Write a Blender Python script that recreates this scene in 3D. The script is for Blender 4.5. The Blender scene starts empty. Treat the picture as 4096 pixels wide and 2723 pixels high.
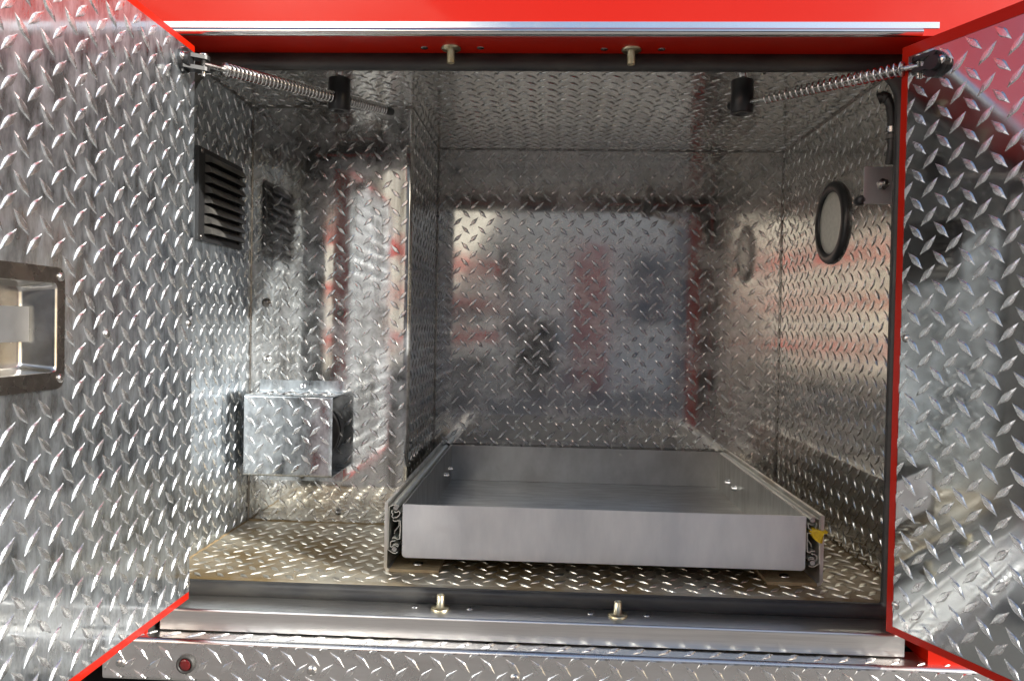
import bpy, math, random
from mathutils import Vector, Matrix
random.seed(7)
S = bpy.context.scene
COL = S.collection
FD = 1.06            # distance camera -> body side of the truck
GZ = 1.0             # height of the camera above the ground


def W(x, d, z):
    """metres right of, ahead of and above the camera position -> world (ground at z = 0, truck side at y = 0)"""
    return Vector((x, d - FD, z + GZ))


# ------------------------------------------------------------------ camera, sky, sun, exposure
cam = bpy.data.cameras.new('camera')
cam.sensor_width = 36.0
cam.lens = 36.0 * 3048.7 / 4096
cam.clip_start = 0.02
cam.clip_end = 2000
camo = bpy.data.objects.new('camera', cam)
COL.objects.link(camo)
rx, ry, rz = 0.01933, 0.04540, 0.01906
Rm = Matrix.Rotation(rz, 3, 'Z') @ Matrix.Rotation(rx, 3, 'X') @ Matrix.Rotation(ry, 3, 'Y')
def row(i):
    r = Rm[i]
    return Vector((r[0], r[2], -r[1]))
right, down, fwd = row(0), row(1), row(2)
M = Matrix((right, -down, -fwd)).transposed().to_4x4()
M.translation = W(0, 0, 0)
camo.matrix_world = M
S.camera = camo

SUN = Vector((1.0, -0.62, 0.58)).normalized()      # towards the sun
el = math.asin(SUN.z)
wd = bpy.data.worlds.new('World')
S.world = wd
wd.use_nodes = True
wn = wd.node_tree
wn.nodes.clear()
sky = wn.nodes.new('ShaderNodeTexSky')
sky.sky_type = 'NISHITA'
sky.sun_disc = False
sky.sun_elevation = el
sky.sun_rotation = math.atan2(SUN.x, SUN.y)
sky.dust_density = 1.5
bg = wn.nodes.new('ShaderNodeBackground')
bg.inputs['Strength'].default_value = 0.12
wo = wn.nodes.new('ShaderNodeOutputWorld')
wn.links.new(sky.outputs[0], bg.inputs[0])
wn.links.new(bg.outputs[0], wo.inputs[0])
sl = bpy.data.lights.new('sun', 'SUN')
sl.energy = 5.0
sl.angle = math.radians(0.5)
sl.color = (1.0, 0.97, 0.91)
so = bpy.data.objects.new('sun', sl)
so.rotation_euler = SUN.to_track_quat('Z', 'Y').to_euler()
so.location = (3, -3, 5)
COL.objects.link(so)
S.view_settings.view_transform = 'Standard'
S.view_settings.look = 'None'
S.view_settings.exposure = 0.58
S.view_settings.gamma = 1.0
S.view_settings.use_curve_mapping = False
S.render.engine = 'CYCLES'
S.cycles.max_bounces = 9
S.cycles.glossy_bounces = 6
S.cycles.diffuse_bounces = 3
S.cycles.use_denoising = True
S.cycles.sample_clamp_indirect = 6.0
S.cycles.caustics_reflective = True

# ------------------------------------------------------------------ materials
MATS = {}


def mat(name, base, metal=0.0, rough=0.5, rough2=None, nscale=8.0, base2=None, bump=0.0, bscale=30.0,
        stretch=(1, 1, 1), coat=0.0, spec=0.5, cscale=None, cstretch=None, lo=0.38, hi=0.66, detail=6.0, haze=None, hcol=None):
    m = bpy.data.materials.new(name)
    m.use_nodes = True
    nt = m.node_tree
    b = nt.nodes['Principled BSDF']
    b.inputs['Base Color'].default_value = (*base, 1)
    b.inputs['Metallic'].default_value = metal
    b.inputs['Roughness'].default_value = rough
    b.inputs['Coat Weight'].default_value = coat
    b.inputs['Coat Roughness'].default_value = 0.05
    b.inputs['Specular IOR Level'].default_value = spec
    tc = nt.nodes.new('ShaderNodeTexCoord')

    def noise(scale, st, det=detail):
        mp = nt.nodes.new('ShaderNodeMapping')
        mp.inputs['Scale'].default_value = st
        n = nt.nodes.new('ShaderNodeTexNoise')
        n.inputs['Scale'].default_value = scale
        n.inputs['Detail'].default_value = det
        n.inputs['Roughness'].default_value = 0.62
        nt.links.new(tc.outputs['Object'], mp.inputs[0])
        nt.links.new(mp.outputs[0], n.inputs['Vector'])
        return n

    def ramp(src, a, c):
        mr = nt.nodes.new('ShaderNodeMapRange')
        mr.inputs['From Min'].default_value = lo
        mr.inputs['From Max'].default_value = hi
        mr.inputs['To Min'].default_value = a
        mr.inputs['To Max'].default_value = c
        nt.links.new(src.outputs['Fac'], mr.inputs['Value'])
        return mr
    if rough2 is not None:
        nt.links.new(ramp(noise(nscale, stretch), rough, rough2).outputs[0], b.inputs['Roughness'])
    if base2 is not None:
        mx = nt.nodes.new('ShaderNodeMix')
        mx.data_type = 'RGBA'
        mx.inputs[6].default_value = (*base, 1)
        mx.inputs[7].default_value = (*base2, 1)
        nt.links.new(ramp(noise(cscale or nscale, cstretch or stretch), 0, 1).outputs[0], mx.inputs[0])
        nt.links.new(mx.outputs[2], b.inputs['Base Color'])
    if bump > 0:
        bp = nt.nodes.new('ShaderNodeBump')
        bp.inputs['Strength'].default_value = 1.0
        bp.inputs['Distance'].default_value = bump
        nt.links.new(noise(bscale, stretch, 2.0).outputs['Fac'], bp.inputs['Height'])
        nt.links.new(bp.outputs[0], b.inputs['Normal'])
    if haze:   # fine scuffs: a second, broad gloss lobe
        g2 = nt.nodes.new('ShaderNodeBsdfPrincipled')
        g2.inputs['Metallic'].default_value = 1.0
        g2.inputs['Base Color'].default_value = (*(hcol or base), 1)
        g2.inputs['Roughness'].default_value = haze[1]
        ms = nt.nodes.new('ShaderNodeMixShader')
        mr = ramp(noise(haze[2] if len(haze) > 2 else 11.0, stretch), haze[0] * .35, haze[0] * 1.7)
        nt.links.new(mr.outputs[0], ms.inputs[0])
        nt.links.new(b.outputs[0], ms.inputs[1])
        nt.links.new(g2.outputs[0], ms.inputs[2])
        nt.links.new(ms.outputs[0], nt.nodes['Material Output'].inputs['Surface'])
    MATS[name] = m
    return m


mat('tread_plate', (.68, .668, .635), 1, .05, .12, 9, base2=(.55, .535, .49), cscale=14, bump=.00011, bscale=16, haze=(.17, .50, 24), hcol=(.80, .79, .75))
mat('back_plate', (.80, .785, .755), 1, .05, .12, 9, base2=(.68, .665, .63), cscale=14, bump=.00011, bscale=16, haze=(.22, .50, 24), hcol=(.84, .83, .80))  # paler copy of tread_plate, the back wall's brightness put into the colour
mat('shaded_plate', (.54, .56, .57), 1, .04, .10, 9, base2=(.52, .53, .53), cscale=14, bump=.00010, bscale=16, haze=(.04, .50, 24), hcol=(.80, .82, .84))  # shaded copy of tread_plate for the right door, darkness put into the colour
mat('scuffed_sunlit_plate', (.55, .575, .59), 1, .06, .15, 9, base2=(.46, .475, .48), cscale=14, bump=.00012, bscale=16, haze=(.40, .46, 30), hcol=(.80, .87, .93), stretch=(1, 1.6, .6))  # scuffed; sunlit copy of tread_plate, sky sheen put into its colour
mat('worn_lug', (.80, .82, .83), 1, .20, .34, 60, haze=(.3, .5, 60), hcol=(.86, .87, .88))
mat('pan_steel', (.60, .59, .57), 1, .18, .30, 14, base2=(.40, .38, .34), cscale=25)
mat('grime', (.17, .12, .06), 0, .85, .95, 40, base2=(.30, .22, .12), cscale=60, bump=.002, bscale=200)
mat('lug_side', (.50, .49, .47), 1, .14, .26, 60)
mat('tread_lug', (.74, .75, .75), 1, .12, .24, 60, haze=(.2, .5, 60), hcol=(.84, .85, .86))
mat('floor_plate', (.52, .485, .40), .7, .40, .60, 8, base2=(.27, .19, .09), cscale=6, bump=.0002, bscale=20, lo=.34, hi=.60)
mat('floor_lug', (.66, .62, .53), 1, .30, .42, 60)
mat('rail_plate', (.78, .78, .77), 1, .24, .36, 12, base2=(.68, .67, .65), cscale=20, cstretch=(.4, 1, 2))
mat('rail_lug', (.80, .80, .79), 1, .24, .36, 60)
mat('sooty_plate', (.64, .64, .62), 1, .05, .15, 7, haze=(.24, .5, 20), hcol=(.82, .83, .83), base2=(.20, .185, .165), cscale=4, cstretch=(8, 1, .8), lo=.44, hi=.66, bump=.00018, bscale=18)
mat('brushed_steel', (.80, .79, .77), 1, .28, .40, 26, stretch=(.25, 8, 8), base2=(.66, .65, .63), bump=.00004, bscale=200)
mat('mill_aluminium', (.88, .885, .89), .9, .34, .52, 9, base2=(.70, .715, .74), cscale=11, cstretch=(1.6, 1, .5), lo=.33, hi=.7)  # on the tray front the pale and dark streaks stand in for dappled light
mat('tray_aluminium', (.52, .52, .50), 1, .34, .50, 18, stretch=(1, 4, 1), base2=(.40, .39, .37), cscale=14, cstretch=(1, 5, .7))  # tray inside: darker copy of the bare aluminium, its shade put into the colour
mat('red_paint', (.45, .011, .002), 0, .28, .36, 5, coat=.22, spec=.2, bump=.00006, bscale=40)
mat('rubber', (.022, .022, .023), 0, .42, .62, 20, base2=(.05, .048, .043), cscale=40, stretch=(.3, 1, 1))
mat('black_plastic', (.018, .018, .019), 0, .30, .42, 40)
mat('black_dusty', (.05, .048, .046), 0, .30, .45, 60, base2=(.11, .105, .095))
mat('chrome', (.80, .79, .77), 1, .10, .20, 60)
mat('steel', (.58, .57, .55), 1, .22, .34, 60)
mat('dark_steel', (.30, .29, .28), 1, .22, .38, 40, base2=(.18, .165, .15))
mat('zinc', (.60, .55, .40), 1, .30, .45, 90, base2=(.46, .38, .22))
mat('lamp_lens', (.66, .645, .57), 0, .45, .55, 120, base2=(.58, .565, .50))
mat('red_lens', (.10, .004, .004), 0, .08, coat=1.0)
mat('yellow_plastic', (.72, .50, .02), 0, .45, .55, 200, base2=(.55, .36, .02), bump=.0006, bscale=300)
mat('bracket_metal', (.80, .79, .76), .95, .34, .50, 14, base2=(.62, .57, .48), cscale=10)
mat('slide_steel', (.66, .66, .60), .85, .35, .5, 60)
mat('dull_steel', (.42, .43, .44), .9, .40, .50, 30)
mat('dusty_foot', (.24, .17, .09), .3, .55, .75, 20, base2=(.42, .33, .20), cscale=25)
mat('tape', (.86, .87, .89), 1, .14, .20, 30)
mat('underbody', (.012, .012, .012), 0, .8)
mat('shell', (.02, .02, .02), 0, .9)
mat('asphalt', (.15, .147, .14), 0, .85, .95, 3, base2=(.21, .205, .195), cscale=1.3, bump=.004, bscale=120)
mat('cream_paint', (.72, .68, .58), 0, .25, .3, 3, coat=.5)
mat('stripe_red', (.55, .03, .02), 0, .25, coat=.5)
mat('render_wall', (.80, .76, .70), 0, .85, .9, 2, base2=(.66, .62, .57))
mat('shutter_grey', (.10, .11, .13), 0, .5)
mat('faded_red', (.50, .16, .15), 0, .6)
mat('window_glass', (.02, .025, .03), 0, .05, coat=1.0)
mat('tyre', (.02, .02, .02), 0, .8)

# ------------------------------------------------------------------ mesh helpers


class MB:
    def __init__(self):
        self.v = []
        self.f = []
        self.s = []

    def add(self, vs, fs, smooth=False):
        o = len(self.v)
        self.v += [Vector(a) for a in vs]
        self.f += [tuple(i + o for i in f) for f in fs]
        self.s += [smooth] * len(fs)
        return self

    def hexa(self, p):
        return self.add(p, [(0, 3, 2, 1), (4, 5, 6, 7), (0, 1, 5, 4), (1, 2, 6, 5), (2, 3, 7, 6), (3, 0, 4, 7)])

    def box(self, x0, x1, d0, d1, z0, z1):
        return self.hexa([W(x0, d0, z0), W(x1, d0, z0), W(x1, d1, z0), W(x0, d1, z0),
                          W(x0, d0, z1), W(x1, d0, z1), W(x1, d1, z1), W(x0, d1, z1)])

    def bevbox(self, x0, x1, d0, d1, z0, z1, r=.002, axis='d', n=4):
        """box whose outline seen along an axis has rounded corners"""
        def rr(a0, a1, b0, b1):
            out = []
            for cx, cy, st in ((a1 - r, b1 - r, 0), (a0 + r, b1 - r, 90), (a0 + r, b0 + r, 180), (a1 - r, b0 + r, 270)):
                for k in range(n + 1):
                    t = math.radians(st + 90 * k / n)
                    out.append((cx + r * math.cos(t), cy + r * math.sin(t)))
            return out
        if axis == 'd':
            return self.prism([(W(a, d0, b), W(a, d1, b)) for a, b in rr(x0, x1, z0, z1)])
        if axis == 'x':
            return self.prism([(W(x0, a, b), W(x1, a, b)) for a, b in rr(d0, d1, z0, z1)])
        return self.prism([(W(a, b, z0), W(a, b, z1)) for a, b in rr(x0, x1, d0, d1)])

    def prism(self, pairs, smooth=False, caps=True):
        n = len(pairs)
        vs = [p[0] for p in pairs] + [p[1] for p in pairs]
        fs = [(i, (i + 1) % n, n + (i + 1) % n, n + i) for i in range(n)]
        self.add(vs, fs, smooth)
        if caps:
            self.add(vs, [tuple(reversed(range(n))), tuple(n + i for i in range(n))], False)
        return self

    def ribbon(self, pts, th, a, b, side=0.5, smooth=False):
        """sheet of thickness th: 2D polyline pts swept between a(p) and b(p)"""
        if smooth:   # short segments next to the bends keep the flats flat
            q = [pts[0]]
            for p0, p1 in zip(pts, pts[1:]):
                l = math.hypot(p1[0] - p0[0], p1[1] - p0[1])
                if l > .008:
                    for t in (.0006 / l, 1 - .0006 / l):
                        q.append((p0[0] + (p1[0] - p0[0]) * t, p0[1] + (p1[1] - p0[1]) * t))
                q.append(p1)
            pts = q
        n = len(pts)
        off = []
        for i in range(n):
            p0 = pts[max(i - 1, 0)]
            p1 = pts[min(i + 1, n - 1)]
            dx, dy = p1[0] - p0[0], p1[1] - p0[1]
            l = math.hypot(dx, dy) or 1
            off.append((-dy / l, dx / l))
        up = [(p[0] + o[0] * th * side, p[1] + o[1] * th * side) for p, o in zip(pts, off)]
        dn = [(p[0] - o[0] * th * (1 - side), p[1] - o[1] * th * (1 - side)) for p, o in zip(pts, off)]
        vs = [a(p) for p in up] + [b(p) for p in up] + [a(p) for p in dn] + [b(p) for p in dn]
        fs = []
        for i in range(n - 1):
            fs += [(i, i + 1, n + i + 1, n + i), (2 * n + i + 1, 2 * n + i, 3 * n + i, 3 * n + i + 1)]
        self.add(vs, fs, smooth)
        fe = []
        for i in range(n - 1):
            fe += [(i + 1, i, 2 * n + i, 2 * n + i + 1), (n + i, n + i + 1, 3 * n + i + 1, 3 * n + i)]
        fe += [(0, n, 3 * n, 2 * n), (n - 1, 3 * n - 1, 4 * n - 1, 2 * n - 1)]
        self.add(vs, fe, False)      # own vertices, so that the edges do not bend the shading of the faces
        return self

    def lathe(self, c, axis, prof, n=24, smooth=True):
        """prof = [(along axis, radius)]"""
        ax = Vector(axis).normalized()
        t = ax.orthogonal().normalized()
        u = ax.cross(t)
        vs, fs = [], []
        for h, r in prof:
            for k in range(n):
                a = 2 * math.pi * k / n
                vs.append(Vector(c) + ax * h + (t * math.cos(a) + u * math.sin(a)) * r)
        for i in range(len(prof) - 1):
            for k in range(n):
                k2 = (k + 1) % n
                fs.append((i * n + k, i * n + k2, (i + 1) * n + k2, (i + 1) * n + k))
        self.add(vs, fs, smooth)
        if prof[0][1] > 1e-6:
            self.add(vs[:n], [tuple(reversed(range(n)))], False)
        if prof[-1][1] > 1e-6:
            self.add(vs[-n:], [tuple(range(n))], False)
        return self

    def cyl(self, a, b, r, n=20):
        a, b = Vector(a), Vector(b)
        return self.lathe(a, b - a, [(0, r), ((b - a).length, r)], n)

    def tube(self, pts, r, n=8):
        pts = [Vector(p) for p in pts]
        m = len(pts)
        tan = [(pts[min(i + 1, m - 1)] - pts[max(i - 1, 0)]).normalized() for i in range(m)]
        nrm = tan[0].orthogonal().normalized()
        vs, fs = [], []
        for i in range(m):
            nrm = (nrm - tan[i] * nrm.dot(tan[i])).normalized()
            bi = tan[i].cross(nrm)
            rr = r[i] if isinstance(r, (list, tuple)) else r
            for k in range(n):
                a = 2 * math.pi * k / n
                vs.append(pts[i] + (nrm * math.cos(a) + bi * math.sin(a)) * rr)
        for i in range(m - 1):
            for k in range(n):
                k2 = (k + 1) % n
                fs.append((i * n + k, i * n + k2, (i + 1) * n + k2, (i + 1) * n + k))
        fs += [tuple(reversed(range(n))), tuple((m - 1) * n + k for k in range(n))]
        return self.add(vs, fs, True)

    def build(self, name, m, parent=None, kind=None):
        me = bpy.data.meshes.new(name)
        me.from_pydata([tuple(v) for v in self.v], [], self.f)
        me.polygons.foreach_set('use_smooth', self.s)
        me.update()
        me.materials.append(MATS[m] if isinstance(m, str) else m)
        o = bpy.data.objects.new(name, me)
        COL.objects.link(o)
        adopt(o, parent)
        if kind:
            o['kind'] = kind
        return o


def adopt(o, parent):
    if parent is not None:
        o.parent = parent
        if parent.type == 'EMPTY':
            o.matrix_parent_inverse = Matrix.Translation(-parent.location)


def thing(name, loc, label, cat, group=None):
    e = bpy.data.objects.new(name, None)
    e.empty_display_size = .05
    e.location = loc
    COL.objects.link(e)
    e['label'] = label
    e['category'] = cat
    if group:
        e['group'] = group
    return e


# ------------------------------------------------------------------ raised tread lugs
ST = (-1, -.55, -.12, .12, .55, 1)
CS = ((-1, 0), (-.64, .95), (0, 1), (.64, .95), (1, 0))


def lug_verts(L, wd_, h):
    vs = []
    for t in ST:
        hw = wd_ / 2 * (1 - abs(t)) ** .9 * (1.12 if abs(t) < .2 else 1.0)
        hh = h * (1 - abs(t) ** 3) + .00005
        for s, k in CS:
            vs.append((t * L / 2, s * hw, hh * k - (.0003 if k == 0 else 0)))
    return vs


LFACES = [(i * 5 + j, i * 5 + j + 1, (i + 1) * 5 + j + 1, (i + 1) * 5 + j) for i in range(5) for j in range(4)]
LFACES = [tuple(reversed(f)) for f in LFACES]
LMAT = [1, 0, 0, 1] * 5          # side faces hold grime
LUG_MESH = {}
CAND = []      # every whole lug: (apparent size, record)
FIELDS = []    # (object name data, list of lugs)


def lug_field(parent, O, U, V, N, u0, u1, v0, v1, ref, p=.0365, L=.80, wd_=.235, h=.0017, m='tread_lug', holes=(), near=False):
    """O = W(...) origin; lugs lie in the plane O + uU + vV; ref = (u, v) of one lug that leans along +u+v"""
    O, U, V, N = Vector(O), Vector(U).normalized(), Vector(V).normalized(), Vector(N).normalized()
    lugs = []
    i0, i1 = int((u0 - ref[0]) / p) - 2, int((u1 - ref[0]) / p) + 2
    j0, j1 = int((v0 - ref[1]) / p) - 2, int((v1 - ref[1]) / p) + 2
    for i in range(i0, i1 + 1):
        for j in range(j0, j1 + 1):
            for k in (0, 1):
                u = ref[0] + (i + .5 * k) * p
                v = ref[1] + (j + .5 * k) * p
                if not (u0 - .003 < u < u1 + .003 and v0 - .003 < v < v1 + .003):
                    continue
                if any(a < u < b and c < v < d for a, b, c, d in holes):
                    continue
                lugs.append((u, v, 1 if k == 0 else -1))
    FIELDS.append((parent, O, U, V, N, u0, u1, v0, v1, p * L, p * wd_, h, m, lugs, near))


camera_pos = W(0, 0, 0)


def in_frame(P):
    c = P - camera_pos
    z = c.dot(fwd)
    if z < .05:
        return False
    return abs(c.dot(right) / z) < .69 and abs(c.dot(down) / z) < .465


def finish_lugs(limit=300):
    cand = []
    for fi, (parent, O, U, V, N, u0, u1, v0, v1, L, wd_, h, m, lugs, near) in enumerate(FIELDS):
        if not near:
            continue
        for li, (u, v, s) in enumerate(lugs):
            e = L * .36
            if u - e < u0 or u + e > u1 or v - e < v0 or v + e > v1:
                continue
            P = O + U * u + V * v
            if not in_frame(P):
                continue
            d = (P - camera_pos)
            cand.append((-abs(d.normalized().dot(N)) ** .5 * L / d.length, fi, li))
    cand.sort()
    single = {(a, b) for _, a, b in cand[:limit]}
    for fi, (parent, O, U, V, N, u0, u1, v0, v1, L, wd_, h, m, lugs, near) in enumerate(FIELDS):
        base = lug_verts(L, wd_, h)
        mb = MB()
        rnd = random.Random(fi)
        key = (round(L, 5), round(wd_, 5), m)
        for li, (u, v, s) in enumerate(lugs):
            a = math.radians(45 * s + rnd.uniform(-1.2, 1.2))
            ca, sa = math.cos(a), math.sin(a)
            if (fi, li) in single:
                if key not in LUG_MESH:
                    me = bpy.data.meshes.new('tread_lug')
                    me.from_pydata(base, [], LFACES)
                    me.polygons.foreach_set('use_smooth', [False] * len(LFACES))
                    me.materials.append(MATS[m])
                    me.materials.append(MATS['lug_side' if m in ('tread_lug',) else m])
                    me.polygons.foreach_set('material_index', LMAT)
                    LUG_MESH[key] = me
                    if U.cross(V).dot(N) < 0:
                        pass
                o = bpy.data.objects.new('tread_lug', LUG_MESH[key])
                X = (U * ca + V * sa)
                Y = N.cross(X)
                mt = Matrix((X, Y, N)).transposed().to_4x4()
                mt.translation = O + U * u + V * v
                o.matrix_world = mt
                COL.objects.link(o)
                o.parent = parent
                continue
            flip = U.cross(V).dot(N) < 0
            vs = []
            kx, ky, kz = rnd.uniform(.95, 1.04), rnd.uniform(.90, 1.07), rnd.uniform(.75, 1.1)
            u += rnd.uniform(-.0003, .0003)
            v += rnd.uniform(-.0003, .0003)
            for x, y, z in base:
                x, y, z = x * kx, y * ky, z * kz
                uu = min(max(u + x * ca - y * sa, u0), u1)
                vv = min(max(v + x * sa + y * ca, v0), v1)
                vs.append(O + U * uu + V * vv + N * z)
            mb.add(vs, [tuple(reversed(f)) for f in LFACES] if flip else LFACES, False)
        if mb.v:
            o = mb.build('tread_pattern', m, parent, kind='stuff')
            o.data.materials.append(MATS['lug_side' if m in ('tread_lug',) else m])
            o.data.polygons.foreach_set('material_index', LMAT * (len(mb.f) // 20))


def dome_screw(c, n, r, m='steel', parent=None, name='screw', h=.55):
    prof = [(-.001, r), (.0, r)] + [(r * h * math.sin(a), r * math.cos(a)) for a in (.35, .7, 1.05, 1.35)] + [(r * h, 0.0)]
    return MB().lathe(c, n, prof, 16).build(name, m, parent)


def arc(cx, cy, r, a0, a1, n=6):
    return [(cx + r * math.cos(math.radians(a0 + (a1 - a0) * k / n)), cy + r * math.sin(math.radians(a0 + (a1 - a0) * k / n))) for k in range(n + 1)]


# ================================================================== the setting
g = MB()
g.add([(-60, -60, 0), (60, -60, 0), (60, 60, 0), (-60, 60, 0)], [(0, 1, 2, 3)])
go = g.build('ground', 'asphalt')
go['kind'] = 'structure'
go['label'] = 'grey asphalt ground beside the truck'

# ================================================================== the fire truck
T = thing('fire_truck', W(0, 1.6, -GZ), 'red fire truck side with an open tread plate equipment compartment', 'fire truck')
CZ, FZ = .4216, -.3966           # ceiling and floor
LX, RX = -.5875, .5494           # side walls
LD, BD = 1.4847, 1.8309          # back of the left bay, back of the main bay
DX = -.2687                      # divider
OL, OR = -.565, .53              # opening jambs
HZ = .401                        # header height
SD = 1.135                       # seal plane

# body skin
mb = MB()
mb.box(-1.9, 1.9, FD, FD + .004, HZ, 1.25)
mb.box(-1.9, OL, FD, FD + .004, -.4523, HZ)
mb.box(OR, 1.9, FD, FD + .004, -.4523, HZ)
mb.build('body_side', 'red_paint', T)
mb = MB()
mb.box(-1.9, 1.9, FD + .004, 2.5, 1.246, 1.25)
mb.box(-1.9, 1.9, 2.496, 2.5, -.55, 1.246)
mb.box(-1.9, -1.896, FD + .004, 2.496, -.55, 1.246)
mb.box(1.896, 1.9, FD + .004, 2.496, -.55, 1.246)
mb.build('body_shell', 'red_paint', T)
MB().box(-1.9, 1.9, 1.12, 2.5, -.60, -.552).build('underbody', 'underbody', T)
# header and jambs: painted returns, left jamb blacked to darken the right door's reflection
MB().box(OL, OR, FD + .004, SD + .012, HZ, HZ + .004).build('header', 'red_paint', T)
for x in (OL - .004, OR):
    MB().box(x, x + .004, FD + .004, SD + .012, -.4523, HZ + .004).build('door_jamb', 'rubber' if x < 0 else 'red_paint', T)
mb = MB()   # closes the gaps between jambs and the compartment lining
mb.box(LX - .05, OL - .004, SD, SD + .01, -.46, .47)
mb.box(OR + .004, RX + .05, SD, SD + .01, -.46, .47)
mb.box(LX - .05, RX + .05, SD + .002, SD + .012, HZ + .004, .47)
mb.box(LX - .05, RX + .05, BD + .012, BD + .02, -.46, .47)
mb.box(LX - .05, LX - .04, SD + .01, BD + .012, -.46, .47)
mb.box(RX + .04, RX + .05, SD + .01, BD + .012, -.46, .47)
mb.box(LX - .05, RX + .05, SD + .01, BD + .02, .47, .474)
mb.box(LX - .05, RX + .05, SD + .01, BD + .02, -.464, -.46)
mb.build('compartment_shell', 'shell', T)
# bright reflective tape and the drip rail under it
MB().box(-.75, .5201, FD - .0009, FD - .0002, .4110, .4192).build('reflective_tape', 'tape', T)
pr = [(FD - .0002, .4102)] + arc(FD - .0015, .4050, .0052, 90, 270, 10)[0:] + [(FD - .0002, .3994)]
mb = MB()
mb.prism([(W(-.75, d, z), W(.497, d, z)) for d, z in pr], smooth=True)
mb.build('drip_rail', 'chrome', T)

# compartment lining ------------------------------------------------
TH = .003
tp = 'tread_plate'
bw = MB().box(DX + .001, RX - .002, BD, BD + TH, FZ, CZ - .002).build('back_wall', 'back_plate', T)
lug_field(bw, W(0, BD, 0), (1, 0, 0), (0, 0, 1), (0, -1, 0), DX + .003, RX - .004, FZ, CZ - .004, (-.0237, .2081), p=.0391, L=.80, wd_=.235)
rw = MB().box(RX, RX + TH, SD + .012, BD - .002, FZ, CZ - .002).build('side_wall', tp, T)
lug_field(rw, W(RX, 0, 0), (0, 1, 0), (0, 0, 1), (-1, 0, 0), SD + .02, BD - .004, FZ, CZ - .004, (1.3, .1), holes=[(1.42, 1.60, .125, .30)])
lw = MB().box(LX - TH, LX, SD + .012, LD - .001, FZ, CZ - .002).build('side_wall', 'scuffed_sunlit_plate', T)
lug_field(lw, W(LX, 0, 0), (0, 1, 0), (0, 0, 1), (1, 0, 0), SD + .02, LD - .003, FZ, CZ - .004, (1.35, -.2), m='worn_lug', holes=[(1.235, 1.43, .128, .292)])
cl = MB().box(LX, RX, SD + .012, BD, CZ, CZ + TH).build('ceiling', tp, T)
lug_field(cl, W(0, 0, CZ), (1, 0, 0), (0, 1, 0), (0, 0, -1), LX, DX + .02, SD + .02, LD - .003, (-.4, 1.3))
lug_field(cl, W(0, 0, CZ), (1, 0, 0), (0, 1, 0), (0, 0, -1), DX + .02, RX - .002, SD + .02, BD - .003, (-.4, 1.3))
# left bay back panel with its rounded front bend into the divider
mb = MB()
pl = [(LX + .002, LD), (DX - .012, LD)] + arc(DX - .009, LD + .009, .009, -90, 0, 6)[1:]
mb.ribbon(pl, TH, lambda p: W(p[0], p[1], FZ), lambda p: W(p[0], p[1], CZ - .002), side=1.0, smooth=True)
lb = mb.build('bay_back_panel', 'sooty_plate', T)
lug_field(lb, W(0, LD, 0), (1, 0, 0), (0, 0, 1), (0, -1, 0), LX + .004, DX - .008, FZ, CZ - .004, (-.4261, .1631), p=.0361, holes=[(-.57, -.398, -.146, -.112), (-.57, -.398, -.318, -.285)])
dv = MB().box(DX - TH, DX, LD + .0095, BD - .001, FZ, CZ - .002).build('divider', tp, T)
lug_field(dv, W(DX, 0, 0), (0, 1, 0), (0, 0, 1), (1, 0, 0), LD + .011, BD - .003, FZ, CZ - .004, (1.6, .1))
# corner seams: dark sealant beads
mb = MB()
for a, b in ((W(RX - .001, BD - .001, FZ), W(RX - .001, BD - .001, CZ)), (W(DX, BD - .001, CZ - .001), W(RX, BD - .001, CZ - .001)),
             (W(RX - .001, SD + .02, CZ - .001), W(RX - .001, BD, CZ - .001)), (W(LX + .001, LD - .001, FZ), W(LX + .001, LD - .001, CZ)),
             (W(LX, LD - .001, CZ - .001), W(DX, LD - .001, CZ - .001)), (W(DX + .001, BD - .001, FZ), W(DX + .001, BD - .001, CZ)),
             (W(LX + .001, SD + .02, CZ - .001), W(LX + .001, LD, CZ - .001))):
    mb.cyl(a, b, .0022, 6)
mb.build('seam_sealant', 'dark_steel', T)
# floor with its rounded front lip
mb = MB()
pf = [(BD, FZ), (SD + .018, FZ)] + arc(SD + .018, FZ - .012, .012, 90, 180, 7)[1:] + [(SD + .006, -.43)]
mb.ribbon(pf, TH, lambda p: W(LX, p[0], p[1]), lambda p: W(RX, p[0], p[1]), side=1.0, smooth=True)
fl = mb.build('floor_plate', 'floor_plate', T)
lug_field(fl, W(0, 0, FZ), (1, 0, 0), (0, 1, 0), (0, 0, 1), LX, RX, SD + .016, LD - .002, (-.3, 1.25), m='floor_lug')
lug_field(fl, W(0, 0, FZ), (1, 0, 0), (0, 1, 0), (0, 0, 1), DX + .002, RX, LD - .002, BD - .002, (-.3, 1.25), m='floor_lug')

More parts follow.
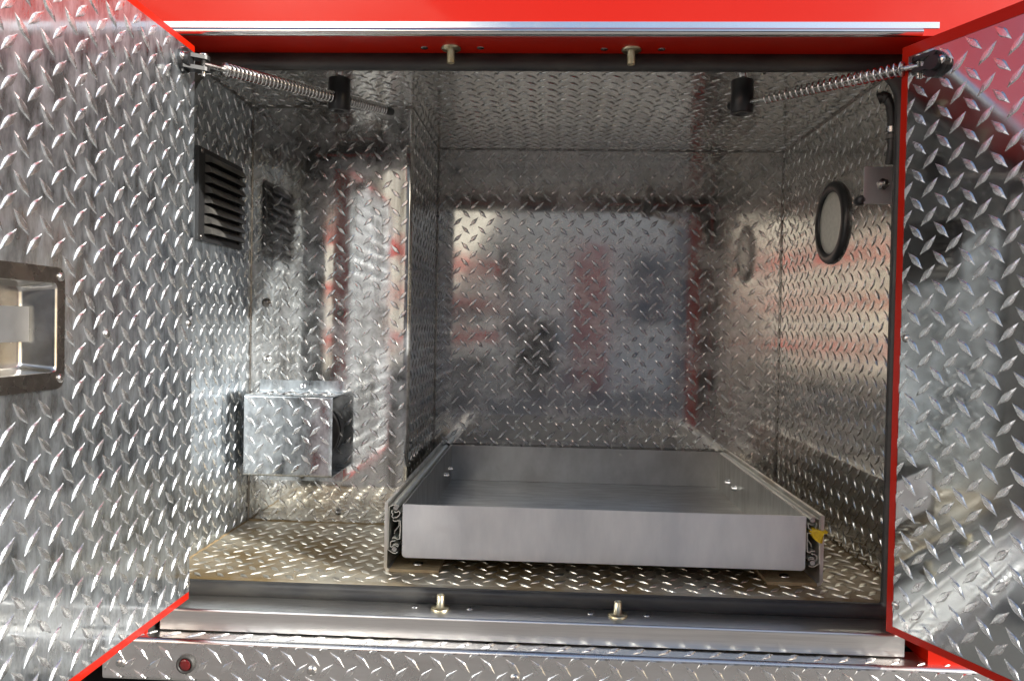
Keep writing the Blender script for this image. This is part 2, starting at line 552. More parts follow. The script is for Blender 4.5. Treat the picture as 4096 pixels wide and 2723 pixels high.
# dirt packed into the floor joints, and loose grit
rnd = random.Random(3)
def grime_line(a, b, r0, r1):
    n_ = max(8, int((b - a).length / .012))
    pts = [a + (b - a) * (i / n_) + Vector((rnd.uniform(-1, 1), rnd.uniform(-1, 1), 0)) * .0015 for i in range(n_ + 1)]
    MB().tube(pts, [rnd.uniform(r0, r1) for _ in pts], 6).build('joint_dirt', 'grime', fl)
grime_line(W(LX + .004, LD - .001, FZ), W(DX - .01, LD - .001, FZ), .0012, .0042)
grime_line(W(LX + .001, SD + .05, FZ), W(LX + .001, LD, FZ), .0010, .0030)
grime_line(W(RX - .001, SD + .03, FZ), W(RX - .001, BD, FZ), .0010, .0032)
mb = MB()
for k in range(170):
    x, d = rnd.uniform(LX + .01, RX - .01), SD + .02 + abs(rnd.gauss(0, .05)) if k % 2 else rnd.uniform(SD + .02, LD - .02)
    if d > 1.195 and x > -.26:
        continue
    r_ = rnd.uniform(.0005, .0016)
    c = W(x, d, FZ + r_ * .5)
    mb.add([c + Vector((r_ * rnd.uniform(.6, 1.3), 0, 0)), c + Vector((-r_ * .5, r_, 0)), c + Vector((-r_ * .7, -r_ * .8, 0)), c + Vector((0, 0, r_ * .9)), c - Vector((0, 0, r_ * .5))],
           [(0, 1, 3), (1, 2, 3), (2, 0, 3), (1, 0, 4), (2, 1, 4), (0, 2, 4)])
mb.build('grit', 'grime', fl, kind='stuff')

# rubber seal round the opening
def rring(x0, x1, z0, z1, r, n=8, rb=None):
    out = []
    rt, rb = r, (r if rb is None else rb)
    for r, cx, cz, st in ((rt, x1 - rt, z1 - rt, 0), (rt, x0 + rt, z1 - rt, 90), (rb, x0 + rb, z0 + rb, 180), (rb, x1 - rb, z0 + rb, 270)):
        for k in range(n + 1):
            t = math.radians(st + 90 * k / n)
            out.append((cx + r * math.cos(t), cz + r * math.sin(t)))
    return out
outer = rring(OL, OR, -.4188, HZ, .012)
inner = rring(-.542, .4985, -.3972, .3775, .045, rb=.004)
n = len(outer)
mb = MB()
d0, d1 = SD - .008, SD + .004
ins = rring(-.547, .5035, -.4022, .3825, .05, rb=.006)
vs = [W(a, d1, b) for a, b in outer] + [W(a, d0 + .003, b) for a, b in outer] + [W(a, d0, b) for a, b in ins] + [W(a, d0 + .004, b) for a, b in inner] + [W(a, d1, b) for a, b in inner]
fs = []
for L_ in range(4):
    for i in range(n):
        j = (i + 1) % n
        fs.append((L_ * n + i, L_ * n + j, (L_ + 1) * n + j, (L_ + 1) * n + i))
for i in range(n):
    j = (i + 1) % n
    fs.append((4 * n + i, 4 * n + j, j, i))
mb.add(vs, fs, True)
seal = mb.build('door_seal', 'rubber', T)

# brushed sill
mb = MB()
ps = [(SD + .004, -.4190), (1.0805, -.4190)] + arc(1.0805, -.4230, .004, 90, 180, 6)[1:] + [(1.0765, -.4500)]
mb.ribbon(ps, .003, lambda p: W(-.5536, p[0], p[1]), lambda p: W(.5059, p[0], p[1]), side=1.0, smooth=True)
sill = mb.build('sill', 'brushed_steel', T)
# step rail of heavy tread plate below the sill
mb = MB()
prl = [(1.10, -.4523), (1.0545, -.4523)] + arc(1.0545, -.4588, .0065, 90, 180, 6)[1:] + [(1.048, -.5075)] + arc(1.054, -.5075, .006, 180, 270, 4)[1:] + [(1.08, -.5135)]
mb.ribbon(prl, .004, lambda p: W(-.622, p[0], p[1]), lambda p: W(1.2, p[0], p[1]), side=1.0, smooth=True)
mb.box(-.622, -.619, 1.052, 1.10, -.51, -.4565)
rail = mb.build('step_rail', 'rail_plate', T)
lug_field(rail, W(0, 1.048, 0), (1, 0, 0), (0, 0, 1), (0, -1, 0), -.618, 1.15, -.509, -.4575, (-.4427, -.4903), p=.0352, L=.88, wd_=.27, h=.0019, m='rail_lug', near=True, holes=[(-.516, -.485, -.502, -.471)])
lug_field(rail, W(0, 0, -.4523), (1, 0, 0), (0, 1, 0), (0, 0, 1), -.618, 1.15, 1.0555, 1.074, (-.4427 + .0176, 1.0655), p=.0352, L=.88, wd_=.27, h=.0019, m='rail_lug')
for x in (-.5954, -.3203, -.0348, .2507, .536):
    dome_screw(W(x, 1.048, -.4890), (0, -1, 0), .0072, 'steel', rail)

# striker pins with their screws, in the header and in the sill
for x, d in ((-.147, 1.109), (.1138, 1.113)):
    p = MB().lathe(W(x, d, HZ), (0, 0, -1), [(-.001, .0145), (.002, .0145), (.0032, .0128), (.0034, .0058), (.0210, .0058), (.0222, .0048), (.0222, .0030), (.016, .0030)], 20).build('striker_pin', 'zinc', T)
    for dx in (-.039, .043):
        dome_screw(W(x + dx, d, HZ), (0, 0, -1), .0056, 'dark_steel', p, h=.3)
for x, d in ((-.1486, 1.111), (.1114, 1.109)):
    p = MB().lathe(W(x, d, -.419), (0, 0, 1), [(-.001, .0145), (.002, .0145), (.0032, .0128), (.0034, .0058), (.0200, .0058), (.0212, .0048), (.0212, .0030), (.015, .0030)], 20).build('striker_pin', 'zinc', T)
    for dx in (-.039, .043):
        dome_screw(W(x + dx, d + .005, -.419), (0, 0, 1), .0056, 'steel', p, h=.3)

# bolts through the left bay panel
for x, z, r, m in ((-.5548, .0365, .0085, 'dark_steel'), (-.5524, -.0758, .0085, 'steel'), (-.4065, .0189, .0062, 'dark_steel'), (-.4052, -.3748, .0062, 'dark_steel'), (-.4068, .4053, .006, 'dark_steel'), (-.4063, .3683, .006, 'dark_steel')):
    MB().lathe(W(x, LD, z), (0, -1, 0), [(-.001, r * 1.05), (.0012, r * 1.05), (.0013, r * .92), (.004, r * .8), (.0065, r * .5), (.0075, 0)], 16).build('bolt', m, lb)

# ------------------------------------------------------------------ doors
# left door stands square to the body; u = out towards the camera
def door(hx, hd, ang, top, bot, ptop, pbot, ps0, width, side, name):
    """ang: degrees beyond square; side=-1 left door (inner face looks right), +1 right door"""
    a = math.radians(ang)
    u = Vector((side * math.sin(a), -math.cos(a), 0))
    n = Vector((-side * math.cos(a), -math.sin(a), 0))
    def P(s, z, off=0):
        return W(hx, hd, 0) + u * s + Vector((0, 0, z)) + n * off
    return u, n, P


def slab(mb, P, s0, s1, z0, z1, o0, o1):
    p = [P(s0, z0, o0), P(s1, z0, o0), P(s1, z0, o1), P(s0, z0, o1), P(s0, z1, o0), P(s1, z1, o0), P(s1, z1, o1), P(s0, z1, o1)]
    # orientation
    if (p[1] - p[0]).cross(p[3] - p[0]).z < 0:
        p = [p[1], p[0], p[3], p[2], p[5], p[4], p[7], p[6]]
    return mb.hexa(p)


uL, nL, PL = door(-.5017, FD - .003, 0.0, 0, 0, 0, 0, 0, 0, -1, 'L')
HS0, HS1, HZ0, HZ1 = .290, .425, -.0730, .0505     # handle bezel
mb = MB()
slab(mb, PL, 0, .50, -.397, .3835, -.043, -.034)
slab(mb, PL, 0, .50, .3745, .3835, -.034, -.0005)
slab(mb, PL, 0, .50, -.397, -.387, -.034, -.0005)
slab(mb, PL, 0, .010, -.387, .3745, -.034, -.0022)
slab(mb, PL, .49, .50, -.387, .3745, -.034, -.0005)
dl = mb.build('door', 'red_paint', T)
dl['label'] = 'left door, its inside covered with tread plate'
mb = MB()
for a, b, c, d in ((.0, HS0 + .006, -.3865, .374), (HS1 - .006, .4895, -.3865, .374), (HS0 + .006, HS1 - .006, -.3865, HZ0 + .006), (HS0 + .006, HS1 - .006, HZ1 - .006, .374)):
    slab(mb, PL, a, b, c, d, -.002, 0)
mb.build('inner_panel', 'scuffed_sunlit_plate', dl)
lug_field(dl, PL(0, 0), uL, (0, 0, 1), nL, .002, .488, -.385, .3725, (FD - .003 - .7242 + .01825, .2535 + .01825), p=.0365, L=.90, wd_=.27, m='worn_lug', holes=[(HS0 - .003, HS1 + .003, HZ0 - .003, HZ1 + .003)], near=True)
# note: +u +v leans the other way on this door, so the reference is one of the other set
# paddle handle pan
mb = MB()
bz = rring(HS0, HS1, HZ0, HZ1, .012, 5)
bi = rring(HS0 + .013, HS1 - .013, HZ0 + .017, HZ1 - .016, .006, 5)
bb = rring(HS0 + .028, HS1 - .028, HZ0 + .021, HZ1 - .020, .006, 5)
n = len(bz)
rings = [[PL(a, b, 0) for a, b in bz], [PL(a, b, .0032) for a, b in bz], [PL(HS0 + (a - HS0) * .985 + .001, b, .0040) for a, b in bz],
         [PL(a, b, .0040) for a, b in bi], [PL(a, b, .0010) for a, b in rring(HS0 + .0145, HS1 - .0145, HZ0 + .0185, HZ1 - .0175, .006, 5)],
         [PL(a, b, -.026) for a, b in bb]]
def band(rg):
    fs = []
    for k in range(len(rg) - 1):
        for i in range(n):
            j = (i + 1) % n
            fs.append((k * n + i, k * n + j, (k + 1) * n + j, (k + 1) * n + i))
    return [v for r in rg for v in r], fs
MB().add(*band(rings[:4])).build('handle_bezel', 'dark_steel', dl)
mid = [[PL(a, b, o) for a, b in rring(HS0 + .013 + q, HS1 - .013 - q, HZ0 + .017 + q * .3, HZ1 - .016 - q * .3, .006, 5)] for q, o in ((0, .0040), (.0012, .0034), (.0022, .0020), (.0030, 0))]
low = [[PL(a, b, o) for a, b in rring(HS0 + .013 + q, HS1 - .013 - q, HZ0 + .017 + q * .3, HZ1 - .016 - q * .3, .006, 5)] for q, o in ((.0125, -.0225), (.0137, -.0248), (.0160, -.026))]
vs, fs = band(mid + low)
MB().add(vs, fs, True).build('handle_pan', 'pan_steel', dl)
MB().add(low[-1], [tuple(range(n))], False).build('handle_back', 'pan_steel', dl)
mb = MB()
slab(mb, PL, HS0 + .032, HS1 - .03, -.0250, .0098, -.024, -.0125)
mb.build('handle_paddle', 'dull_steel', dl)
for z in (.0410, -.0625):
    dome_screw(PL(HS0 + .0085, z, .004), nL, .0048, 'steel', dl, h=.6)
for s, z in ((FD - .851, -.0181), (.010, -.0053), (.0066, -.3744)):
    dome_screw(PL(s, z, 0), nL, .0058, 'steel', dl, h=.6)

uR, nR, PR = door(.4716, FD - .002, 24.0, 0, 0, 0, 0, 0, 0, 1, 'R')
mb = MB()
slab(mb, PR, 0, .50, -.407, .384, -.043, -.034)
slab(mb, PR, 0, .50, .3690, .384, -.034, 0)
slab(mb, PR, 0, .50, -.407, -.3975, -.034, 0)
slab(mb, PR, 0, .0095, -.3975, .3690, -.034, 0)
slab(mb, PR, .4905, .50, -.3975, .3690, -.034, 0)
dr = mb.build('door', 'red_paint', T)
dr['label'] = 'right door swung wide open, its inside covered with tread plate'
mb = MB()
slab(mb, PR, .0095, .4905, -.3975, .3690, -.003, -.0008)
mb.build('inner_panel', 'shaded_plate', dr)
lug_field(dr, PR(0, 0, -.0008), uR, (0, 0, 1), nR, .0105, .489, -.3965, .368, (.0847, .2633), p=.0372, L=.90, wd_=.27, m='worn_lug', near=True)
for s, z in ((.018, -.0065), (.0135, -.3673)):
    dome_screw(PR(s, z, -.0008), nR, .0058, 'steel', dr, h=.6)

# ================================================================== spring stays that hold the doors
def stay(P0, n_door, u_door, base, B, end, cap_len, bare0, spring, spring2, label):
    """P0 pivot at the door end, B block centre, end = tip of the rod"""
    e = thing('door_stay', B, label, 'door stay', 'spring stays of the compartment doors')
    P0, B, end = Vector(P0), Vector(B), Vector(end)
    ax = (B - P0).normalized()
    Ltot = (end - P0).length
    MB().cyl(P0, P0 + ax * Ltot, .0036, 14).build('rod', 'steel', e)
    def coil(a, b, pitch, r=.0084, w=.0016, tight=0):
        t = ax.orthogonal().normalized()
        q = ax.cross(t)
        turns = max(2, int((b - a) / pitch))
        pts = []
        for k in range(turns * 14 + 1):
            an = 2 * math.pi * k / 14
            pts.append(P0 + ax * (a + (b - a) * k / (turns * 14)) + (t * math.cos(an) + q * math.sin(an)) * r)
        MB().tube(pts, w, 7).build('spring', 'chrome', e)
    for a, b, p in spring:
        coil(a, b, p)
    # washer at the head of the spring
    s0 = spring[0][0]
    MB().lathe(P0 + ax * (s0 - .003), ax, [(0, .0040), (0, .0102), (.0016, .0102), (.0016, .0040)], 20).build('washer', 'steel', e)
    # pivot block hanging on a bolt from the ceiling
    top, bot = Vector((B.x, B.y, GZ + .4012)), Vector((B.x, B.y, GZ + .3480))
    h = (top - bot).length
    MB().lathe(bot, (0, 0, 1), [(.020, 0.0), (.020, .0082), (.0006, .0082), (0, .0088), (0, .0166), (.0012, .0180), (h - .0015, .0180), (h, .0168), (h, .004)], 28).build('pivot_block', 'black_plastic', e)
    ct = Vector((B.x, B.y, GZ + CZ))
    MB().lathe(ct, (0, 0, -1), [(0, .0175), (.003, .0175), (.0034, .011), (.0072, .011), (.0074, .0078), (.0205, .0078)], 6 * 4).build('ceiling_bolt', 'steel', e)
    # rubber cap on the tip
    MB().lathe(P0 + ax * (Ltot - cap_len), ax, [(0, .0070), (cap_len * .8, .0070), (cap_len, .005), (cap_len + .001, 0)], 18).build('end_cap', 'black_plastic', e)
    # clevis: plate on the door, two ears and a pin
    base = Vector(base)
    up = Vector((0, 0, 1))
    mb = MB()
    out = []
    for k in range(25):
        a = 2 * math.pi * k / 24
        out.append((.0155 * math.cos(a) - .004, .0165 * math.sin(a)))
    mb.prism([(base + u_door * a + up * b, base + u_door * a + up * b + n_door * .006) for a, b in out[:-1]])
    fwd_ = (P0 - base)
    fwd_ = fwd_ - up * fwd_.dot(up)
    fl_ = fwd_.length
    fd_ = fwd_.normalized()
    sd_ = up.cross(fd_)
    for zz in (.0078, -.0078):
        pts = [(0, -.0085), (fl_, -.0085)] + arc(fl_, 0, .0085, -90, 90, 8)[1:-1] + [(fl_, .0085), (0, .0085)]
        c = Vector((base.x, base.y, P0.z + zz))
        mb.prism([(c + fd_ * a + sd_ * b - up * .0026, c + fd_ * a + sd_ * b + up * .0026) for a, b in pts])
    mb.cyl(base + n_door * .003, base + n_door * .014, .0095, 18)
    mb.build('clevis', 'black_plastic', e)
    MB().lathe(Vector((P0.x, P0.y, P0.z + .0135)), (0, 0, -1), [(-.001, 0), (-.0008, .004), (0, .0058), (.0025, .0058), (.0026, .0030), (.0300, .0030)], 16).build('pivot_pin', 'steel', e)
    MB().cyl(Vector((P0.x - .006, P0.y - .004, P0.z - .0145)), Vector((P0.x + .009, P0.y + .003, P0.z - .0120)), .0008, 8).build('split_pin', 'steel', e)
    dome_screw(base - u_door * -.006 + n_door * .0058 + up * .002, n_door, .0066, 'chrome', e, h=.55)
    return e


def dd(p, off):
    return Vector(p) + off
stay(W(-.4775, 1.032, .3500), nL, uL, PL(FD - 1.023 + .004, .3515, 0), W(-.3496, 1.25, .3687), W(-.2830, 1.3615, .3790), .020,
     .03, [(.036, .238, .0068), (.268, .364, .0056)], None, 'left spring stay, its coil running through the black block')
stay(W(.4819, 1.033, .3520), nR, uR, PR(.0565, .3457, -.0008), W(.3067, 1.25, .3643), W(.2905, 1.2700, .3655), .012,
     .03, [(.024, .236, .0092)], None, 'right spring stay, its coil ending short of the black block')

# ================================================================== louvred vent on the left wall
V = thing('louvre_vent', W(LX, 1.33, .135), 'black louvred vent cover on the left wall', 'vent')
vd0, vd1, vz0, vz1 = 1.2440, 1.4250, .1335, .2885
mb = MB()
mb.box(LX, LX + .006, vd0, vd0 + .022, vz0, vz1)
mb.box(LX, LX + .006, vd1 - .012, vd1, vz0, vz1)
mb.box(LX, LX + .006, vd0 + .022, vd1 - .012, vz1 - .008, vz1)
mb.box(LX, LX + .006, vd0 + .022, vd1 - .012, vz0, vz0 + .008)
mb.box(LX, LX + .002, vd0 + .022, vd1 - .012, vz0 + .008, vz1 - .008)
mb.build('frame', 'black_plastic', V)
np_ = 8
pz = (vz1 - vz0 - .017) / np_
for k in range(np_):
    zt = vz1 - .0085 - k * pz
    mb = MB()
    prof = [(.002, zt)] + [(.002 + .0155 * math.sin(math.radians(a)), zt - (pz * .80) * (1 - math.cos(math.radians(a)))) for a in (15, 30, 45, 60, 75, 90)]
    mb.ribbon(prof, .0016, lambda p: W(LX + p[0], vd0 + .024, p[1]), lambda p: W(LX + p[0], vd1 - .013, p[1]), side=.5, smooth=True)
    for dd_ in (vd0 + .0235, vd1 - .0135):
        pts = prof + [(.002, prof[-1][1])]
        mb.prism([(W(LX + a, dd_ - .0008, b), W(LX + a, dd_ + .0008, b)) for a, b in pts])
    mb.build('slat', 'black_dusty', V)
for z in (vz0 + .006, vz1 - .006):
    dome_screw(W(LX + .006, vd0 + .011, z), (1, 0, 0), .0042, 'dark_steel', V)

# ================================================================== tread plate guard on the left bay panel
G = thing('guard_cover', W(-.482, LD - .04, -.316), 'bent tread plate guard screwed to the back of the left bay', 'guard')
gx0, gx1, gd, gzt, gzb = -.5655, -.3975, 1.4057, -.1387, -.2917
pg = [(LD - .0015, -.1158), (LD - .0015, gzt)] 
pg = [(LD - .0018, -.1158), (LD - .0018, gzt + .002), (LD - .0035, gzt), (gd + .005, gzt)] + arc(gd + .005, gzt - .005, .005, 90, 180, 6)[1:] + [(gd, gzb + .005)] + arc(gd + .005, gzb + .005, .005, 180, 270, 6)[1:] + [(LD - .0035, gzb), (LD - .0018, gzb - .002), (LD - .0018, -.3139)]
mb = MB()
mb.ribbon(pg, .0022, lambda p: W(gx0, p[0], p[1]), lambda p: W(gx1, p[0], p[1]), side=1.0, smooth=True)
gc = mb.build('cover_plate', 'scuffed_sunlit_plate', G)
lug_field(gc, W(0, gd, 0), (1, 0, 0), (0, 0, 1), (0, -1, 0), gx0, gx1, gzb + .004, gzt - .004, (-.536, -.1684), p=.0355, m='worn_lug', near=True)
lug_field(gc, W(0, 0, gzt), (1, 0, 0), (0, 1, 0), (0, 0, 1), gx0, gx1, gd + .006, LD - .006, (-.536, gd + .03), p=.0355)
dome_screw(W(-.478, LD - .004, -.1265), (0, -1, 0), .0058, 'chrome', G)
dome_screw(W(-.478, LD - .004, -.3045), (0, -1, 0), .0058, 'dark_steel', G)
K = thing('blower', W(-.463, LD - .03, -.275), 'round black blower housing tucked behind the tread plate guard', 'blower')
MB().lathe(W(-.463, LD - .004, -.215), (0, -1, 0), [(0, .060), (.020, .060), (.021, .055), (.030, .055), (.031, .050), (.042, .050), (.043, .046), (.056, .044), (.060, .036), (.060, 0)], 40).build('housing', 'black_plastic', K)
MB().lathe(W(-.463, LD - .064, -.215), (0, -1, 0), [(0, .016), (.006, .016), (.008, .010), (.008, 0)], 20).build('hub', 'black_dusty', K)

# ================================================================== round lamp on the right wall
R = thing('wall_lamp', W(RX, 1.508, .13), 'round pale lamp with a black rim on the right wall', 'lamp')
MB().lathe(W(RX, 1.508, .2105), (-1, 0, 0), [(0, .0800), (.003, .0800), (.0075, .0775), (.0095, .0720), (.0095, .0655), (.0070, .0610), (.0045, .0595), (.003, .0595)], 56).build('rim', 'black_plastic', R)
MB().lathe(W(RX, 1.508, .2105), (-1, 0, 0), [(.001, .0600), (.0040, .0598), (.0052, .045), (.0060, .025), (.0062, 0)], 48).build('lens', 'lamp_lens', R)

# ================================================================== small switch bracket and conduit beside the right seal
Q = thing('switch_bracket', W(.519, 1.19, .2030), 'small grey steel bracket with a bolt beside the right seal', 'bracket')
bd = 1.19
kx = bd / 1.23
mb = MB()
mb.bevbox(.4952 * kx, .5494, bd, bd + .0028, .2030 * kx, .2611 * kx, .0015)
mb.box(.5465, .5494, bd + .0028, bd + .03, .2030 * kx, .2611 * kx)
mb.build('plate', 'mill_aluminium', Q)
MB().lathe(W(.5234 * kx, bd, .2333 * kx), (0, -1, 0), [(0, .0088), (.0045, .0088), (.0045, .0046), (.0130, .0046), (.0138, .0036), (.0138, 0)], 6).build('nut', 'dark_steel', Q)
MB().lathe(W(.4940 * kx, bd + .006, .2094 * kx), (0, -1, 0), [(-.012, .0075), (.003, .0075), (.006, .004), (.006, 0)], 18).build('plunger', 'black_plastic', Q)
C = thing('conduit', W(.508, 1.172, .25), 'black corrugated cable conduit running down beside the right seal', 'conduit')
hp0 = [(.491, .351, 1.178), (.497, .3535, 1.175), (.503, .350, 1.172), (.5065, .338, 1.17), (.508, .32, 1.168), (.5085, .30, 1.168), (.510, .275, 1.170), (.511, .252, 1.180)]
pts, rr = [], []
for i in range(len(hp0) - 1):
    for k in range(10):
        t = k / 10
        a, b = hp0[i], hp0[i + 1]
        pts.append(W(a[0] + (b[0] - a[0]) * t, a[2] + (b[2] - a[2]) * t, a[1] + (b[1] - a[1]) * t))
        rr.append(.0062 + (.0008 if (k % 2 == 0) else 0) + (.002 if i < 2 else 0))
MB().tube(pts, rr, 12).build('hose', 'rubber', C)
MB().cyl(W(.508, 1.168, .2985), W(.508, 1.168, .3065), .0088, 18).build('clamp', 'steel', C)
MB().cyl(W(.508, 1.168, .2890), W(.508, 1.168, .2950), .0085, 18).build('collar', 'black_dusty', C)

# ================================================================== marker lamp on the step rail
ML = thing('marker_lamp', W(-.5004, 1.048, -.5), 'small round red marker lamp in a black grommet on the step rail', 'marker lamp')
mb = MB().lathe(W(-.5004, 1.048, -.4865), (0, -1, 0), [(-.004, .0132), (.0035, .0132), (.0052, .0122), (.0054, .0098), (.0030, .0090)], 32)
mb.build('grommet', 'rubber', ML)
MB().lathe(W(-.5004, 1.048, -.4865), (0, -1, 0), [(.0005, .0092), (.0030, .0089), (.0046, .0076), (.0052, .0050), (.0054, 0)], 28).build('lens', 'red_lens', ML)

# ================================================================== slide-out tray
Y = thing('slide_out_tray', W(.0928, 1.5, FZ), 'shallow bare aluminium slide-out tray on two ball bearing slides', 'tray')
tx0, tx1, tzt, tzb, tf, tb = -.2241, .4096, -.2875, -.3730, 1.2, 1.8110
mb = MB()
r = .007
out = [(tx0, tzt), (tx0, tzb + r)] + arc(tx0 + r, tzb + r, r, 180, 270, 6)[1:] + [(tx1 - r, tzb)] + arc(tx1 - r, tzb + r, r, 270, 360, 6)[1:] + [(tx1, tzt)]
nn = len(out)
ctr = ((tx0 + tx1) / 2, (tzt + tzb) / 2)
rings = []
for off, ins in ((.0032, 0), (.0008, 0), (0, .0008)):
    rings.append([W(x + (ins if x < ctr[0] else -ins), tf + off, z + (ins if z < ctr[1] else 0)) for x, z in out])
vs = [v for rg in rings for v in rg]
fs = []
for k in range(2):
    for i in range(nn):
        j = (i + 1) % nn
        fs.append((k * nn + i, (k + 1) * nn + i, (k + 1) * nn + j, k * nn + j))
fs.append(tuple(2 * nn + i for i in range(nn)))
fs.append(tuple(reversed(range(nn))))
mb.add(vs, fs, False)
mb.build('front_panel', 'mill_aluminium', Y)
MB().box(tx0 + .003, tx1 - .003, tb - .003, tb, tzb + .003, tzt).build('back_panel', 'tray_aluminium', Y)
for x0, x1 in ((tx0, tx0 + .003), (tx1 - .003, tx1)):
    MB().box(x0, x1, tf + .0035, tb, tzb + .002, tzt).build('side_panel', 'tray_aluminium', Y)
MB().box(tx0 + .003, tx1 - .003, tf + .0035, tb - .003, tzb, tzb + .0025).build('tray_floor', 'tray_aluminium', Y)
for x, sgn, ds in ((tx0 + .003, 1, (1.7536, 1.6768, 1.30)), (tx1 - .003, -1, (1.684, 1.6248, 1.30))):
    for d in ds:
        MB().lathe(W(x, d, -.3340), (sgn, 0, 0), [(0, .0062), (.0015, .0062), (.0016, .0050), (.0065, .0050), (.0090, .0042), (.0108, .0022), (.0112, 0)], 6 * 3).build('acorn_nut', 'chrome', Y)
# brackets and slides
px = .0001130
def sl_pts(pts, sgn):
    """pixel-traced slide section -> metres; x from the bracket face towards the tray"""
    return [(sgn * (x - 355) * px, -.2875 - (y - 410) * px) for x, y in pts]
for sgn, bx, foot in ((1, -.2526, -.1645), (-1, .4368, .3522)):
    mb = MB()
    th = .0052
    bmat = 'bracket_metal'
    pb = [(bx + sgn * th / 2, -.2859), (bx + sgn * th / 2, FZ + .008), (bx + sgn * (th / 2 + .0018), FZ + .0042), (bx + sgn * (th / 2 + .006), FZ + .0028)]
    mb.ribbon(pb, th, lambda p: W(p[0], tf, p[1]), lambda p: W(p[0], 1.825, p[1]), side=.5)
    br = mb.build('slide_bracket', bmat, Y)
    xa, xb = sorted((bx + sgn * (th / 2 + .006), foot))
    MB().box(xa, xb, tf, 1.825, FZ + .0003, FZ + .0053).build('foot_plate', 'dusty_foot', br)
    MB().lathe(W(bx + sgn * .050, tf + .030, FZ + .005), (0, 0, 1), [(0, .0085), (.0012, .0085), (.0030, .0060), (.0040, .002), (.0042, 0)], 16).build('screw', 'steel', br)
    MB().lathe(W(bx, tf + .030, -.326), (-sgn, 0, 0), [(0, .0052), (.003, .0052), (.006, .0038), (.0075, 0)], 12).build('nut', 'chrome', br)
    x0 = bx + sgn * th
    fa = lambda p: W(x0 + p[0], tf + .0015, p[1])
    fb = lambda p: W(x0 + p[0], 1.815, p[1])
    mb = MB()
    oc = [(505, 455), (490, 432), (462, 420), (430, 424), (400, 440), (368, 452), (363, 760), (360, 1062), (395, 1082), (430, 1105), (468, 1108), (500, 1092)]
    mb.ribbon(sl_pts(oc, sgn), .0016, fa, fb, side=.5)
    mb.build('outer_slide', 'slide_steel', Y)
    mb = MB()
    ic = [(425, 632), (440, 652), (480, 652), (505, 640), (532, 650), (532, 780), (524, 905), (500, 912), (470, 892), (430, 888), (418, 902)]
    mb.ribbon(sl_pts(ic, sgn), .0016, fa, fb, side=.5)
    mb.ribbon(sl_pts([(482, 658), (482, 760), (455, 800), (425, 835), (415, 880)], sgn), .0014, lambda p: W(x0 + p[0], tf + .02, p[1]), fb, side=.5)
    mb.build('inner_slide', 'slide_steel', Y)
    mb = MB()
    for cg in ([(412, 498), (404, 540), (425, 555), (410, 590), (430, 610), (480, 600), (515, 570), (525, 530), (505, 510), (470, 530), (440, 515)],
               [(470, 930), (430, 935), (395, 950), (392, 1010), (410, 1025), (440, 1000), (480, 1000), (500, 1020), (505, 985), (470, 975), (430, 985)]):
        mb.ribbon(sl_pts(cg, sgn), .0014, fa, fb, side=.5)
    mb.build('ball_cage', 'slide_steel', Y)
    for cx, cy in ((463, 462), (452, 1052)):
        p_ = sl_pts([(cx, cy)], sgn)[0]
        MB().cyl(W(x0 + p_[0], tf + .001, p_[1]), W(x0 + p_[0], 1.80, p_[1]), .0040, 16).build('bearing_rod', 'steel', Y)
# yellow release tab sticking out of the right slide
TB = thing('release_tab', W(.43, 1.195, -.331), 'small torn yellow plastic tab sticking out of the right tray slide', 'tab')
k = 1.192
pts = [(.4165, -.3110), (.4210, -.3070), (.4270, -.3075), (.4330, -.3090), (.4400, -.3085), (.4425, -.3105), (.4395, -.3130), (.4355, -.3125), (.4350, -.3200), (.4335, -.3285), (.4290, -.3275), (.4235, -.3240), (.4195, -.3190), (.4175, -.3150)]
mb = MB()
mb.prism([(W(x, tf - .003 + .0012 * math.sin(i * 1.7), z), W(x, tf + .012, z)) for i, (x, z) in enumerate(pts)])
mb.build('release_tab_body', 'yellow_plastic', TB)

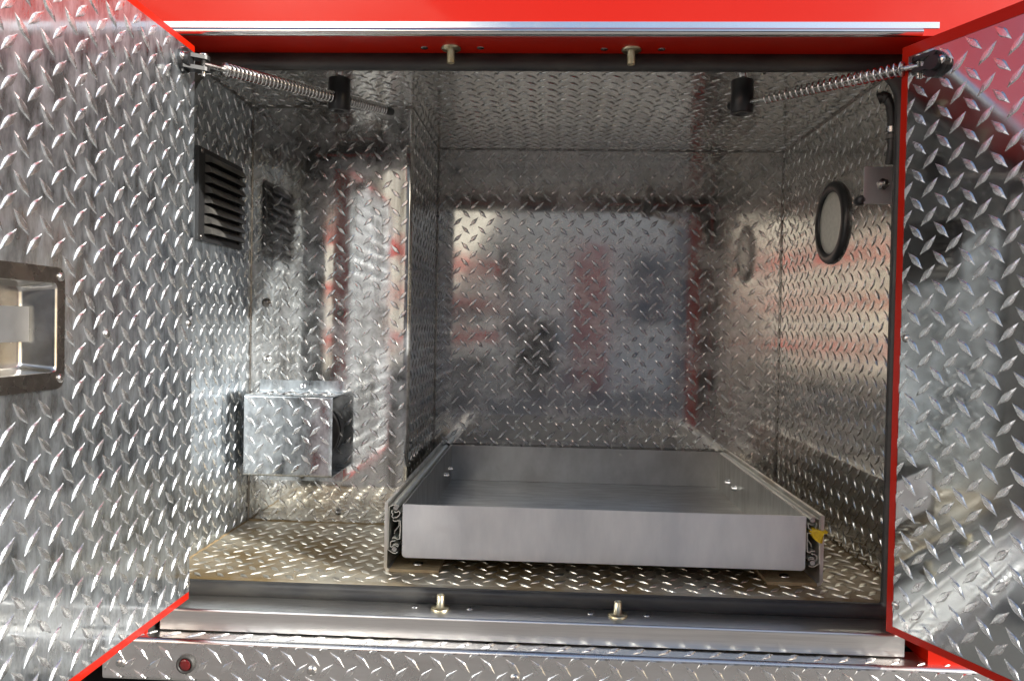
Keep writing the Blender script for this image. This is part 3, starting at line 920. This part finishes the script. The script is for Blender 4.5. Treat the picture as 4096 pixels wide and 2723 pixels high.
# ================================================================== stand-ins added behind the camera to show in the polished plate
def standin_truck():
    """tall box truck standing behind and to the left of the camera, its side towards the sun"""
    A, B_ = Vector((-.62, -7.2, 0)), Vector((-2.75, -1.5, 0))
    u = (B_ - A).normalized()
    n = Vector((-u.y, u.x, 0))
    if n.x < 0:
        n = -n
    e = thing('box_truck', (A + B_) / 2 - n * 1.2, 'tall cream box truck with red stripes, stand-in seen only mirrored in the polished plate', 'truck')
    L = (B_ - A).length
    def bx(s0, s1, o0, o1, z0, z1):
        p = [A + u * s + n * o + Vector((0, 0, z)) for z in (z0, z1) for s, o in ((s0, o0), (s1, o0), (s1, o1), (s0, o1))]
        if (p[1] - p[0]).cross(p[3] - p[0]).z < 0:
            p = [p[1], p[0], p[3], p[2], p[5], p[4], p[7], p[6]]
        return MB().hexa(p)
    bx(0, L, -2.3, 0, .62, 3.9).build('box_body', 'cream_paint', e)
    bx(.1, L - .1, -2.2, -.1, .42, .62).build('chassis', 'underbody', e)
    for z, h in ((.80, .12), (1.22, .10), (1.62, .16), (2.5, .20)):
        bx(0, L, 0, .004, z, z + h).build('stripe', 'stripe_red', e)
    for s0, s1, z0, z1 in ((.5, 1.3, 1.05, 1.2), (2.6, 3.6, 1.9, 2.4)):
        bx(s0, s1, .005, .02, z0, z1).build('side_window', 'window_glass', e)
    for s_ in (1.0, L - 1.0):
        for o in (-2.1, -.2):
            c = A + u * s_ + n * (o - .14) + Vector((0, 0, .45))
            w = MB().lathe(c, n, [(0, .30), (.02, .43), (.06, .45), (.22, .45), (.26, .43), (.28, .30)], 32).build('wheel', 'tyre', e)
            MB().lathe(c - n * .01, n, [(0, .26), (.30, .26)], 24).build('rim', 'steel', w)


def standin_building():
    e = thing('garage', (3, -11, 0), 'plain brownish garage with a red door, stand-in added to be mirrored in the polished plate', 'building')
    def bx(x0, x1, y0, y1, z0, z1):
        return MB().hexa([Vector(p) for p in ((x0, y0, z0), (x1, y0, z0), (x1, y1, z0), (x0, y1, z0), (x0, y0, z1), (x1, y0, z1), (x1, y1, z1), (x0, y1, z1))])
    bx(-3, 9, -15, -9.5, 0, 4.2).build('wall', 'render_wall', e)  # unseen wall, paled to brighten the plate that mirrors it
    bx(-3.3, 9.3, -15.3, -9.2, 4.2, 4.4).build('roof', 'underbody', e)
    bx(.40, .95, -9.5, -9.46, 0.02, 2.3).build('door', 'faded_red', e)  # added for an upright pink streak in the reflection
    bx(1.25, 1.9, -9.5, -9.44, 1.1, 2.2).build('notice_board', 'shutter_grey', e)
    bx(-.45, .15, -9.2, -8.7, 0, 1.15).build('bin', 'underbody', e)  # dark block added in place of a figure mirrored at the centre
    bx(2.0, 5.2, -9.5, -9.46, 0.02, 2.9).build('roller_shutter', 'shutter_grey', e)  # added for the dark area on the right of the reflection
    bx(-1.6, -.5, -9.5, -9.46, 1.0, 2.3).build('window', 'window_glass', e)


standin_building()
standin_truck()
finish_lugs(300)
